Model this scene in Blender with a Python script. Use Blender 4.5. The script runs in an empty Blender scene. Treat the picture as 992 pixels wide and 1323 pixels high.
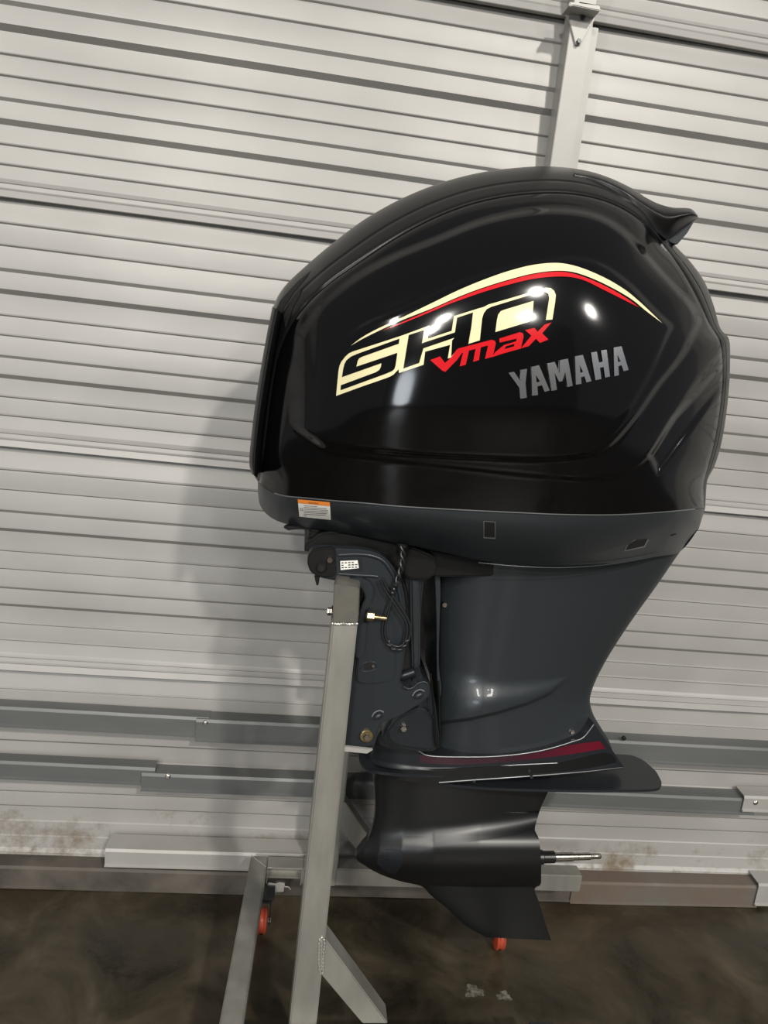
import bpy, bmesh, math, random
import numpy as np
from mathutils import Vector, Matrix
random.seed(4)
rng = np.random.default_rng(4)
SC = bpy.context.scene
COL = SC.collection

# ------------------------------------------------------------------ camera
PITCH, YAW, ROLL = (math.radians(a) for a in (12.04, 7.01, 6.42))
FPX, EYE = 955.0, 1.48
cy_, sy_ = math.cos(YAW), math.sin(YAW)
_f = np.array([sy_*math.cos(PITCH), cy_*math.cos(PITCH), -math.sin(PITCH)])
_r = np.array([cy_, -sy_, 0.0])
_d = np.cross(_f, _r)
CR = math.cos(ROLL)*_r - math.sin(ROLL)*_d
CD = math.sin(ROLL)*_r + math.cos(ROLL)*_d
CF = _f
EYEP = np.array([0, 0, EYE])
cam_d = bpy.data.cameras.new('camera')
cam_d.sensor_fit = 'VERTICAL'; cam_d.sensor_height = 36.0
cam_d.lens = FPX/1323*36.0
cam = bpy.data.objects.new('camera', cam_d); COL.objects.link(cam)
m = Matrix.Identity(4)
for i, v in enumerate((CR, -CD, -CF)):
    for j in range(3): m[j][i] = v[j]
m[2][3] = EYE
cam.matrix_world = m
cam_d.clip_start = 0.02
SC.camera = cam

# ------------------------------------------------------------------ world, exposure
w = bpy.data.worlds.new('room_air'); SC.world = w; w.use_nodes = True
bg = w.node_tree.nodes['Background']
bg.inputs[0].default_value = (0.93, 0.95, 1.0, 1); bg.inputs[1].default_value = 0.18
SC.view_settings.view_transform = 'Standard'; SC.view_settings.look = 'None'
SC.view_settings.gamma = 1; SC.view_settings.exposure = 0.0
SC.view_settings.use_curve_mapping = False

# ------------------------------------------------------------------ ceiling lamps of the workshop (behind and above the camera), plus one low added fill
def area(loc, size, power, col=(1, .955, .885), aim=(0.4, 1.7, 1.0)):
    l = bpy.data.lights.new('lamp_or_fill', 'AREA'); l.shape = 'DISK'; l.size = size
    l.energy = power; l.color = col
    o = bpy.data.objects.new('lamp_or_fill', l); COL.objects.link(o)
    o.location = loc
    o.rotation_euler = (Vector(aim)-Vector(loc)).to_track_quat('-Z', 'Y').to_euler()
    return o
area((2.62, -5.2, 6.3), 0.40, 385, aim=(.4, 1.8, .2))
area((-1.30, -4.6, 4.3), 0.34, 120, aim=(.2, 1.8, .2))
area((-4.2, -3.4, 5.0), 0.6, 110, aim=(.2, 1.8, .2))
area((5.6, -3.4, 5.0), 0.6, 90, aim=(.4, 1.8, .2))
area((-3.2, -8.5, 1.4), 2.0, 130, col=(.88, .94, 1), aim=(.2, 1.8, .5))  # low cool fill added to brighten the lower wall, no lamp stands here
area((-2.5, -8.0, 4.9), 0.8, 150, aim=(0, 1, 0))
area((3.0, -8.0, 4.9), 0.8, 150, aim=(0, 1, 0))

# ------------------------------------------------------------------ materials
def mat(name, col, rough=.5, metal=0., coat=0., noise=None, bump=0., bscale=60., col2=None, rough2=None, nscale=8., stretch=(1, 1, 1), spec=.5):
    m_ = bpy.data.materials.new(name); m_.use_nodes = True
    nt = m_.node_tree; b = nt.nodes['Principled BSDF']
    b.inputs['Base Color'].default_value = (*col, 1)
    b.inputs['Roughness'].default_value = rough
    b.inputs['Metallic'].default_value = metal
    b.inputs['Coat Weight'].default_value = coat
    b.inputs['Coat Roughness'].default_value = .04
    b.inputs['Specular IOR Level'].default_value = spec
    tc = nt.nodes.new('ShaderNodeNewGeometry')
    mp = nt.nodes.new('ShaderNodeMapping'); mp.inputs['Scale'].default_value = stretch
    nt.links.new(tc.outputs['Position'], mp.inputs['Vector'])
    if col2 or rough2 is not None:
        n = nt.nodes.new('ShaderNodeTexNoise'); n.inputs['Scale'].default_value = nscale
        n.inputs['Detail'].default_value = 6; n.inputs['Roughness'].default_value = .6
        nt.links.new(mp.outputs[0], n.inputs['Vector'])
        r = nt.nodes.new('ShaderNodeValToRGB')
        r.color_ramp.elements[0].position = .35; r.color_ramp.elements[1].position = .68
        nt.links.new(n.outputs['Fac'], r.inputs[0])
        if col2:
            r.color_ramp.elements[0].color = (*col, 1); r.color_ramp.elements[1].color = (*col2, 1)
            nt.links.new(r.outputs[0], b.inputs['Base Color'])
        if rough2 is not None:
            mr = nt.nodes.new('ShaderNodeMapRange')
            mr.inputs['From Min'].default_value = .35; mr.inputs['From Max'].default_value = .68
            mr.inputs['To Min'].default_value = rough; mr.inputs['To Max'].default_value = rough2
            nt.links.new(n.outputs['Fac'], mr.inputs[0]); nt.links.new(mr.outputs[0], b.inputs['Roughness'])
    if bump:
        n2 = nt.nodes.new('ShaderNodeTexNoise'); n2.inputs['Scale'].default_value = bscale; n2.inputs['Detail'].default_value = 4
        nt.links.new(mp.outputs[0], n2.inputs['Vector'])
        bp = nt.nodes.new('ShaderNodeBump'); bp.inputs['Strength'].default_value = bump; bp.inputs['Distance'].default_value = .002
        nt.links.new(n2.outputs['Fac'], bp.inputs['Height']); nt.links.new(bp.outputs[0], b.inputs['Normal'])
    return m_

def wall_material():
    m_ = mat('galvanised_siding', (.50, .485, .455), .46, .12, bump=.25, bscale=7., stretch=(.5, 1, 3))
    nt = m_.node_tree; b = nt.nodes['Principled BSDF']; b.inputs['Specular IOR Level'].default_value = .6
    geo = nt.nodes.new('ShaderNodeNewGeometry')
    sep = nt.nodes.new('ShaderNodeSeparateXYZ'); nt.links.new(geo.outputs['Position'], sep.inputs[0])
    n = nt.nodes.new('ShaderNodeTexNoise'); n.inputs['Scale'].default_value = 3.; n.inputs['Detail'].default_value = 8
    nt.links.new(geo.outputs['Position'], n.inputs['Vector'])
    # base tone variation
    r = nt.nodes.new('ShaderNodeValToRGB')
    r.color_ramp.elements[0].position = .3; r.color_ramp.elements[0].color = (.300, .292, .277, 1)
    r.color_ramp.elements[1].position = .7; r.color_ramp.elements[1].color = (.365, .357, .340, 1)
    nt.links.new(n.outputs['Fac'], r.inputs[0])
    # mud splashed up from the floor: grows toward the foot of the wall
    n3 = nt.nodes.new('ShaderNodeTexNoise'); n3.inputs['Scale'].default_value = 9.; n3.inputs['Detail'].default_value = 9; n3.inputs['Roughness'].default_value = .7
    nt.links.new(geo.outputs['Position'], n3.inputs['Vector'])
    h = nt.nodes.new('ShaderNodeMapRange'); h.inputs['From Min'].default_value = .02; h.inputs['From Max'].default_value = .34
    h.inputs['To Min'].default_value = .20; h.inputs['To Max'].default_value = -.16
    nt.links.new(sep.outputs['Z'], h.inputs[0])
    ad = nt.nodes.new('ShaderNodeMath'); ad.operation = 'ADD'
    nt.links.new(n3.outputs['Fac'], ad.inputs[0]); nt.links.new(h.outputs[0], ad.inputs[1])
    st = nt.nodes.new('ShaderNodeMapRange'); st.inputs['From Min'].default_value = .60; st.inputs['From Max'].default_value = .78
    nt.links.new(ad.outputs[0], st.inputs[0])
    mx = nt.nodes.new('ShaderNodeMix'); mx.data_type = 'RGBA'
    mx.inputs['B'].default_value = (.17, .135, .095, 1)
    nt.links.new(st.outputs[0], mx.inputs['Factor']); nt.links.new(r.outputs[0], mx.inputs['A'])
    nt.links.new(mx.outputs['Result'], b.inputs['Base Color'])
    rr = nt.nodes.new('ShaderNodeMapRange'); rr.inputs['To Min'].default_value = .44; rr.inputs['To Max'].default_value = .8
    nt.links.new(st.outputs[0], rr.inputs[0]); nt.links.new(rr.outputs[0], b.inputs['Roughness'])
    return m_

def floor_material():
    m_ = bpy.data.materials.new('stained_concrete'); m_.use_nodes = True
    nt = m_.node_tree; b = nt.nodes['Principled BSDF']
    geo = nt.nodes.new('ShaderNodeNewGeometry')
    n = nt.nodes.new('ShaderNodeTexNoise'); n.inputs['Scale'].default_value = 4.5; n.inputs['Detail'].default_value = 9; n.inputs['Roughness'].default_value = .62; n.inputs['Distortion'].default_value = .6
    nt.links.new(geo.outputs['Position'], n.inputs['Vector'])
    r = nt.nodes.new('ShaderNodeValToRGB'); e = r.color_ramp.elements
    e[0].position = .33; e[0].color = (.016, .013, .009, 1)
    e[1].position = .74; e[1].color = (.100, .080, .056, 1)
    x = e.new(.50); x.color = (.042, .034, .021, 1)
    nt.links.new(n.outputs['Fac'], r.inputs[0])
    n2 = nt.nodes.new('ShaderNodeTexNoise'); n2.inputs['Scale'].default_value = 1.4; n2.inputs['Detail'].default_value = 3
    nt.links.new(geo.outputs['Position'], n2.inputs['Vector'])
    mx = nt.nodes.new('ShaderNodeMix'); mx.data_type = 'RGBA'; mx.blend_type = 'MULTIPLY'
    mr = nt.nodes.new('ShaderNodeMapRange'); mr.inputs['From Min'].default_value = .45; mr.inputs['From Max'].default_value = .65; mr.inputs['To Max'].default_value = .8
    nt.links.new(n2.outputs['Fac'], mr.inputs[0]); nt.links.new(mr.outputs[0], mx.inputs['Factor'])
    nt.links.new(r.outputs[0], mx.inputs['A']); mx.inputs['B'].default_value = (.75, .62, .38, 1)
    nt.links.new(mx.outputs['Result'], b.inputs['Base Color'])
    rr = nt.nodes.new('ShaderNodeMapRange'); rr.inputs['From Min'].default_value = .35; rr.inputs['From Max'].default_value = .65
    rr.inputs['To Min'].default_value = .22; rr.inputs['To Max'].default_value = .55
    nt.links.new(n.outputs['Fac'], rr.inputs[0]); nt.links.new(rr.outputs[0], b.inputs['Roughness'])
    n4 = nt.nodes.new('ShaderNodeTexNoise'); n4.inputs['Scale'].default_value = 45; n4.inputs['Detail'].default_value = 5
    nt.links.new(geo.outputs['Position'], n4.inputs['Vector'])
    bp = nt.nodes.new('ShaderNodeBump'); bp.inputs['Strength'].default_value = .35; bp.inputs['Distance'].default_value = .003
    nt.links.new(n4.outputs['Fac'], bp.inputs['Height']); nt.links.new(bp.outputs[0], b.inputs['Normal'])
    return m_

M = dict(
    wall=wall_material(), floor=floor_material(),
    galv=mat('galvanised_steel', (.15, .155, .153), .45, .3, col2=(.11, .115, .115), nscale=5, stretch=(.3, 1, 2), rough2=.6, bump=.3, bscale=9),
    galv_light=mat('bright_galvanised_steel', (.37, .362, .342), .45, .15, col2=(.33, .322, .30), nscale=9, bump=.2, bscale=12),
    dirty=mat('muddy_steel', (.055, .048, .040), .55, .1, col2=(.12, .105, .088), nscale=7, rough2=.8, bump=.5, bscale=30),
    rust=mat('rust_stained_steel', (.13, .12, .105), .6, .1, col2=(.135, .092, .068), nscale=6, rough2=.8, bump=.5, bscale=30),
    shade=mat('dark_seam', (.03, .028, .025), .8),
    alu=mat('brushed_aluminium', (.27, .265, .24), .42, .55, col2=(.36, .35, .315), nscale=14, stretch=(1, 1, .25), rough2=.55, bump=.25, bscale=80),
    alu_dark=mat('dull_aluminium', (.15, .145, .125), .45, .5, col2=(.19, .18, .155), nscale=20, bump=.2, bscale=60),
    weld=mat('weld_bead', (.70, .68, .63), .3, .8, bump=.8, bscale=250),
    gloss=mat('gloss_black_paint', (.0022, .0022, .0026), .11, 0, coat=0, spec=.5),
    satin=mat('satin_black_plastic', (.006, .006, .0062), .30, 0, bump=.05, bscale=400, spec=.38),
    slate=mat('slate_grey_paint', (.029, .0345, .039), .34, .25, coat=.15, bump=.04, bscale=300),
    slate_dark=mat('dark_slate_paint', (.016, .0185, .022), .36, .2),
    gear=mat('gearcase_black_paint', (.0065, .007, .0076), .34, 0, spec=.5),
    rubber=mat('black_rubber', (.0035, .0035, .0035), .5, spec=.3),
    cable=mat('cable_sheath', (.016, .017, .018), .3),
    cream=mat('cream_decal', (.84, .77, .46), .14, 0, coat=.4),
    red=mat('red_decal', (.62, .012, .018), .14, 0, coat=.4),
    band=mat('crimson_trim_band', (.16, .004, .018), .25, 0, coat=.2),
    band_dark=mat('dark_purple_trim_band', (.028, .010, .016), .25, 0, coat=.2),
    chrome=mat('chrome_lettering', (.85, .86, .88), .20, 1.),
    silver=mat('silver_pinstripe', (.24, .25, .26), .35, .5),
    steel=mat('stainless_steel', (.60, .57, .52), .2, 1., col2=(.42, .38, .33), nscale=60),
    brass=mat('brass_fitting', (.55, .43, .22), .3, 1., col2=(.34, .27, .14), nscale=80),
    white=mat('white_sticker', (.78, .77, .72), .4),
    orange=mat('orange_sticker', (.80, .25, .04), .4),
    ink=mat('black_ink', (.03, .03, .03), .5),
    wheel=mat('orange_urethane', (.45, .065, .03), .4, 0, col2=(.32, .05, .025), nscale=30),
    dark=mat('cavity_black', (.003, .003, .003), .8),
    caster=mat('dark_zinc', (.06, .065, .065), .35, .7),
    water=mat('wet_glint_film', (.30, .28, .24), .12, .3, col2=(.03, .026, .02), nscale=70, bump=1., bscale=120),  # pale base tone puts the lamp glints of the wet spots into the colour
)
def red_fade():                                   # printed band: purple-black at the bow end, crimson toward the stern
    m_ = M['band']; nt = m_.node_tree; b = nt.nodes['Principled BSDF']
    g = nt.nodes.new('ShaderNodeNewGeometry'); s = nt.nodes.new('ShaderNodeSeparateXYZ'); nt.links.new(g.outputs['Position'], s.inputs[0])
    r = nt.nodes.new('ShaderNodeMapRange'); r.inputs['From Min'].default_value = .50; r.inputs['From Max'].default_value = .68
    nt.links.new(s.outputs['X'], r.inputs[0])
    mx = nt.nodes.new('ShaderNodeMix'); mx.data_type = 'RGBA'; nt.links.new(r.outputs[0], mx.inputs['Factor'])
    mx.inputs['A'].default_value = (.030, .008, .016, 1); mx.inputs['B'].default_value = (.115, .004, .016, 1)
    nt.links.new(mx.outputs['Result'], b.inputs['Base Color'])
red_fade()

# ------------------------------------------------------------------ geometry helpers
def rays(P):
    P = np.atleast_2d(np.asarray(P, float))
    return CF[None] + ((P[:, 0]-496)/FPX)[:, None]*CR[None] + ((P[:, 1]-661.5)/FPX)[:, None]*CD[None]
def atY(P, Y):                                    # photograph point(s) -> place on the upright plane y = Y
    v = rays(P); return EYEP[None] + v*(np.asarray(Y)/v[:, 1])[:, None]
def atZ(P, Z):
    v = rays(P); return EYEP[None] + v*((Z-EYE)/v[:, 2])[:, None]

def link(name, me, m_, parent=None, label=None, smooth=None, origin=None):
    o = bpy.data.objects.new(name, me); COL.objects.link(o)
    if m_ is not None and not me.materials: me.materials.append(m_)
    if parent is not None:
        base = Vector(parent.location) if parent.parent is None else Vector((0, 0, 0))
        root = parent
        off = Vector((0, 0, 0))
        while root is not None: off += Vector(root.location); root = root.parent
        me.transform(Matrix.Translation(-off)); o.parent = parent
    elif origin is not None:
        me.transform(Matrix.Translation(-Vector(origin))); o.location = origin
    if label: o['label'] = label
    if smooth is not None:
        me.polygons.foreach_set('use_smooth', [True]*len(me.polygons))
        me.set_sharp_from_angle(angle=math.radians(smooth))
    return o
def empty(name, loc, label, cat, group=None):
    o = bpy.data.objects.new(name, None); COL.objects.link(o); o.location = loc
    o.empty_display_size = .1
    o['label'] = label; o['category'] = cat
    if group: o['group'] = group
    return o
def tag(o, label, cat, group=None):
    o['label'] = label; o['category'] = cat
    if group: o['group'] = group
    return o
def mesh(name, V, F):
    me = bpy.data.meshes.new(name); me.from_pydata([tuple(v) for v in V], [], F); me.update()
    return me
def fixn(me):
    bm = bmesh.new(); bm.from_mesh(me); bmesh.ops.recalc_face_normals(bm, faces=bm.faces); bm.to_mesh(me); bm.free(); return me

def cat(P, n):                                    # smooth curve through points, n samples even in arc length
    P = np.asarray(P, float)
    if len(P) == 2:
        t = np.linspace(0, 1, n)[:, None]; return P[0]*(1-t)+P[1]*t
    Q = np.vstack([2*P[0]-P[1], P, 2*P[-1]-P[-2]])
    out = []
    for i in range(len(P)-1):
        p0, p1, p2, p3 = Q[i:i+4]
        d = lambda a, b: max(np.linalg.norm(b-a), 1e-6)**.5
        t0 = 0; t1 = t0+d(p0, p1); t2 = t1+d(p1, p2); t3 = t2+d(p2, p3)
        t = np.linspace(t1, t2, 24, endpoint=False)[:, None]
        A1 = (t1-t)/(t1-t0)*p0+(t-t0)/(t1-t0)*p1; A2 = (t2-t)/(t2-t1)*p1+(t-t1)/(t2-t1)*p2; A3 = (t3-t)/(t3-t2)*p2+(t-t2)/(t3-t2)*p3
        B1 = (t2-t)/(t2-t0)*A1+(t-t0)/(t2-t0)*A2; B2 = (t3-t)/(t3-t1)*A2+(t-t1)/(t3-t1)*A3
        out.append((t2-t)/(t2-t1)*B1+(t-t1)/(t2-t1)*B2)
    C = np.vstack(out+[P[-1:]])
    L = np.r_[0, np.cumsum(np.linalg.norm(np.diff(C, axis=0), axis=1))]
    s = np.linspace(0, L[-1], n)
    return np.stack([np.interp(s, L, C[:, k]) for k in range(C.shape[1])], 1)
def dist_to(X, Y, line):
    P = np.stack([X.ravel(), Y.ravel()], 1); best = np.full(len(P), 1e9)
    for a, b in zip(line[:-1], line[1:]):
        ab = b-a; t = np.clip(((P-a)@ab)/max(ab@ab, 1e-9), 0, 1)
        q = a+t[:, None]*ab-P; best = np.minimum(best, (q*q).sum(1))
    return np.sqrt(best).reshape(X.shape)
def inside(X, Y, poly):
    r = np.zeros(X.shape, bool); n = len(poly)
    for i in range(n):
        x1, y1 = poly[i]; x2, y2 = poly[(i+1) % n]
        if y1 == y2: continue
        c = ((y1 > Y) != (y2 > Y)) & (X < (x2-x1)*(Y-y1)/(y2-y1)+x1)
        r ^= c
    return r
def sdist(X, Y, poly):
    poly = np.asarray(poly, float)
    d = dist_to(X, Y, np.vstack([poly, poly[:1]]))
    return np.where(inside(X, Y, poly), d, -d)
def sstep(a, b, x):
    t = np.clip((x-a)/(b-a), 0, 1); return t*t*(3-2*t)

DM = 1.45                                         # the motor's own centre plane

def body(name, A, B, wf, m_, parent, ns=40, smooth=35, srow=None, cap=True, label=None, Y0=DM, two=True):
    """closed body: A and B are matching curves (nt x 2); wf(S, T, X, Y) is its half thickness in metres"""
    nt = len(A)
    s = np.linspace(0, 1, ns) if srow is None else srow(np.linspace(0, 1, ns))
    S, T = np.meshgrid(s, np.linspace(0, 1, nt), indexing='xy')      # nt x ns
    X = A[:, 0:1]*(1-S)+B[:, 0:1]*S; Y = A[:, 1:2]*(1-S)+B[:, 1:2]*S
    W = np.maximum(wf(S, T, X, Y), 0)
    near = atY(np.stack([X.ravel(), Y.ravel()], 1), (Y0-W).ravel()).reshape(nt, ns, 3)
    if not two:
        ring = near
    else:
        far = near.copy(); far[..., 1] = 2*Y0-far[..., 1]
        ring = np.concatenate([near, far[:, ::-1]], 1)
    n = ring.shape[1]
    V = ring.reshape(-1, 3); F = []
    i = np.arange(nt-1)[:, None]*n; j = np.arange(n if two else n-1)[None]
    j2 = (j+1) % n
    Q = np.stack([i+j, i+j2, i+n+j2, i+n+j], -1).reshape(-1, 4)
    F = [tuple(q) for q in Q.tolist()]
    if cap and two:
        h = ns
        for base in (0, (nt-1)*n):
            for k in range(ns-1):
                F.append((base+k, base+k+1, base+2*ns-2-k, base+2*ns-1-k))
    me = bpy.data.meshes.new(name); me.from_pydata(V.tolist(), [], F)
    bm = bmesh.new(); bm.from_mesh(me)
    bmesh.ops.remove_doubles(bm, verts=bm.verts, dist=1e-5)
    bmesh.ops.dissolve_degenerate(bm, dist=1e-6, edges=bm.edges)
    bmesh.ops.recalc_face_normals(bm, faces=bm.faces)
    bm.to_mesh(me); bm.free()
    return link(name, me, m_, parent, label, smooth)

def prism_pts(name, P3, dvec, m_, parent=None, bevel=.0015, label=None, origin=None, smooth=30, seg=2, build=True):
    """solid between a flat outline P3 and its copy moved by dvec"""
    P3 = [Vector(p) for p in P3]; dv = Vector(dvec)
    bm = bmesh.new()
    a = [bm.verts.new(p) for p in P3]; b = [bm.verts.new(p+dv) for p in P3]
    bm.faces.new(a); bm.faces.new(b[::-1])
    n = len(a)
    for k in range(n): bm.faces.new((a[k], b[k], b[(k+1) % n], a[(k+1) % n]))
    bmesh.ops.recalc_face_normals(bm, faces=bm.faces)
    if bevel:
        ed = [e for e in bm.edges if e.is_manifold and e.calc_face_angle(0) > .45]
        bmesh.ops.bevel(bm, geom=ed, offset=bevel, segments=seg, affect='EDGES', clamp_overlap=True)
    big = [f for f in bm.faces if len(f.verts) > 4]
    bmesh.ops.triangulate(bm, faces=big)
    me = bpy.data.meshes.new(name); bm.to_mesh(me); bm.free()
    if not build: return me
    return link(name, me, m_, parent, label, smooth, origin)
def prism(name, poly, Y0, Y1, m_, parent=None, curve=0, **k):
    P = np.asarray(poly, float)
    if curve: P = cat(np.vstack([P, P[:1]]), curve)[:-1]
    return prism_pts(name, atY(P, Y0), (0, Y1-Y0, 0), m_, parent, **k)
def box(name, lo, hi, m_, parent=None, **k):
    x0, y0, z0 = lo; x1, y1, z1 = hi
    return prism_pts(name, [(x0, y0, z0), (x1, y0, z0), (x1, y0, z1), (x0, y0, z1)], (0, y1-y0, 0), m_, parent, **k)
def tube_me(P, r, n=10, closed=False):
    P = np.asarray(P, float); N = len(P); R = np.broadcast_to(np.asarray(r, float), (N,))
    T = np.gradient(P, axis=0) if not closed else np.roll(P, -1, 0)-np.roll(P, 1, 0)
    T /= np.linalg.norm(T, axis=1)[:, None]
    up = np.array([0, 0, 1.]) if abs(T[0][2]) < .9 else np.array([0, 1., 0])
    V = []
    u = np.cross(T[0], up); u /= np.linalg.norm(u)
    for k in range(N):
        u = u-(u@T[k])*T[k]; u /= np.linalg.norm(u); v = np.cross(T[k], u)
        for a in range(n):
            c = 2*math.pi*a/n; V.append(P[k]+R[k]*(math.cos(c)*u+math.sin(c)*v))
    F = []
    for k in range(N if closed else N-1):
        k2 = (k+1) % N
        for a in range(n): F.append((k*n+a, k*n+(a+1) % n, k2*n+(a+1) % n, k2*n+a))
    if not closed:
        F.append(tuple(range(n))); F.append(tuple((N-1)*n+a for a in range(n)))
    return fixn(mesh('tube', V, F))
def tube(name, P, r, m_, parent=None, n=10, closed=False, label=None, origin=None):
    return link(name, tube_me(P, r, n, closed), m_, parent, label, 50, origin)
def lathe(name, c, axis, prof, m_, parent=None, n=28, label=None, sides=None, origin=None):
    """prof: list of (distance along axis, radius)"""
    ax = Vector(axis).normalized(); q = ax.to_track_quat('Z', 'Y')
    V = []; F = []
    n = sides or n
    for (t, r) in prof:
        for a in range(n):
            an = 2*math.pi*a/n
            V.append(Vector(c)+q @ Vector((r*math.cos(an), r*math.sin(an), t)))
    for k in range(len(prof)-1):
        for a in range(n): F.append((k*n+a, k*n+(a+1) % n, (k+1)*n+(a+1) % n, (k+1)*n+a))
    F.append(tuple(range(n))); F.append(tuple((len(prof)-1)*n+a for a in range(n)))
    return link(name, fixn(mesh(name, V, F)), m_, parent, label, 35, origin)
def bolt(name, px, Y, r, m_, parent, washer=None, h=.006, label=None):
    c = atY([px], Y)[0]
    b = lathe(name, c, (0, -1, 0), [(-.004, r*.98), (h*.75, r), (h, r*.85)], m_, parent, sides=6, label=label)
    if washer: lathe('washer', c, (0, -1, 0), [(-.004, washer), (.0015, washer), (.002, washer*.9)], washer and M['brass'], b, n=24)
    return b

def decal(name, polys, wf, off, m_, parent, thick=0., label=None, step=6.):
    """flat print laid on a curved face: outline polygons (outer, holes...) in photograph points, follows wf"""
    bm = bmesh.new()
    for poly in polys:
        P = np.asarray(poly, float)
        vs = [bm.verts.new((p[0]/100, p[1]/100, 0)) for p in P]
        for k in range(len(vs)): bm.edges.new((vs[k], vs[(k+1) % len(vs)]))
    bmesh.ops.triangle_fill(bm, use_beauty=True, use_dissolve=False, edges=bm.edges)
    for _ in range(4):
        le = [e for e in bm.edges if e.calc_length()*100 > step]
        if not le: break
        bmesh.ops.subdivide_edges(bm, edges=le, cuts=1)
        bmesh.ops.triangulate(bm, faces=[f for f in bm.faces if len(f.verts) > 3])
    P = np.array([(v.co.x*100, v.co.y*100) for v in bm.verts])
    W = wf(P[:, 0], P[:, 1])+off
    Q = atY(P, DM-W)
    for v, q in zip(bm.verts, Q): v.co = q
    if thick:
        geom = bmesh.ops.extrude_face_region(bm, geom=list(bm.faces))
        for g in geom['geom']:
            if isinstance(g, bmesh.types.BMVert): g.co.y += thick
    bmesh.ops.recalc_face_normals(bm, faces=bm.faces)
    if not thick:
        bm.normal_update()
        for f in bm.faces:
            if f.normal.y > 0: f.normal_flip()
    me = bpy.data.meshes.new(name); bm.to_mesh(me); bm.free()
    return link(name, me, m_, parent, label, 40 if thick else 60)
def ca(ox, oy, k, pts): return [(ox+x/k, oy+y/k) for x, y in pts]

# ================================================================== THE SETTING
WY = 1.822
floor = box('floor', (-7, -10, -.06), (8, 2.1, 0), M['floor'], bevel=0); floor['kind'] = 'structure'
wf_ = box('wall_front', (-7, -10.2, 0), (8, -10, 5.6), mat('far_wall_paint', (.45, .45, .45), .7), bevel=0); wf_['kind'] = 'structure'
wall = bpy.data.objects.new('wall_back', None); COL.objects.link(wall); wall.location = (0, WY, 0); wall['kind'] = 'structure'
box('backing', (-3.2, WY+.035, 0), (4.6, WY+.055, 4.2), M['shade'], wall, bevel=0)
seams = [3.92, 3.366, 2.812, 2.258, 1.722, 1.168, .603, .045]
# one sheet's section, from its top lap down: (fraction of the sheet's height, how far it stands out in mm)
def groove(f): return [(f-.006, 0), (f, 3.5), (f+.006, -1.0), (f+.016, 0)]
def section():
    pr = [(-.035, -12), (0, -10), (.05, -3)]
    for f in (.095, .180): pr += [(a, d+2) for a, d in groove(f)]
    pr += [(.262, 6), (.270, 6), (.284, -1), (.345, 3), (.352, 3), (.372, -11), (.378, -11)]
    for f, b in ((.455, -7), (.535, -4)): pr += [(a, d+b) for a, d in groove(f)]
    pr += [(.610, 1), (.618, 1), (.630, -5), (.690, -1), (.697, -1), (.716, -13), (.722, -13)]
    for f, b in ((.790, -9), (.868, -6)): pr += [(a, d+b) for a, d in groove(f)]
    pr += [(.925, -1), (.936, 3), (.942, 6), (.946, 4), (.962, 6), (.967, 9), (.972, 8), (.998, 13), (1.0, 12), (1.001, 0)]
    return pr
SEC = section()
x_st = list(np.linspace(-2.6, 4.2, 69))
for a, b in zip(seams[:-1], seams[1:]):
    V = []; F = []; h = a-b
    ph = rng.uniform(0, 6, 4)
    for x in x_st:
        for f, d in SEC:
            z = a-f*h
            wav = .0016*math.sin(x*2.3+ph[0])+.0010*math.sin(x*5.1+ph[1])
            lip = .0022*math.sin(x*3.7+ph[2])*max(0, (f-.9)/.1)
            V.append((x, WY-d/1000+wav-lip, z+.0015*math.sin(x*1.9+ph[3])))
    n = len(SEC)
    for i in range(len(x_st)-1):
        for k in range(n-1): F.append((i*n+k, i*n+k+1, (i+1)*n+k+1, (i+1)*n+k))
    me = fixn(mesh('siding_panel', V, F))
    o = link('siding_panel', me, M['wall'], wall, None, 12)
    md = o.modifiers.new('sheet', 'SOLIDIFY'); md.thickness = .0008; md.offset = 1

def channel(x0, x1, ztop, zbot, Y, out, m_, label, lip=.006, cat_='rail', group=None, curl=True):
    """folded galvanised rail: top flange back to the wall, face, lower lip"""
    t = .0022; z_ = zbot
    o = [(Y, ztop), (Y-out+.004, ztop-.003), (Y-out, ztop-.010), (Y-out, zbot+lip), (Y-out-.005, zbot+lip*.5), (Y-out-.005, zbot), (Y-out+.004, zbot-.001), (Y-out+.004, zbot+t), (Y-out+t, zbot+lip), (Y-out+t, ztop-.012), (Y-out+.006, ztop-.006), (Y, ztop-t)]
    xs = np.linspace(x0, x1, 22); V = []; F = []; n = len(o)
    for x in xs:
        dz = .0012*math.sin(x*4.+x0)
        for y, z in o: V.append((x, y, z+dz))
    for i in range(len(xs)-1):
        for k in range(n): F.append((i*n+k, i*n+(k+1) % n, (i+1)*n+(k+1) % n, (i+1)*n+k))
    F.append(tuple(range(n))); F.append(tuple((len(xs)-1)*n+k for k in range(n)))
    ob = link('metal_rail', fixn(mesh('metal_rail', V, F)), m_, None, None, 25, origin=((x0+x1)/2, Y, zbot))
    return tag(ob, label, cat_, group)
Y1 = WY-.004
def zx(px, py, Y): p = atY([(px, py)], Y)[0]; return p[0], p[2]
fx = lambda px, py, Y: zx(px, py, Y)
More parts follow.
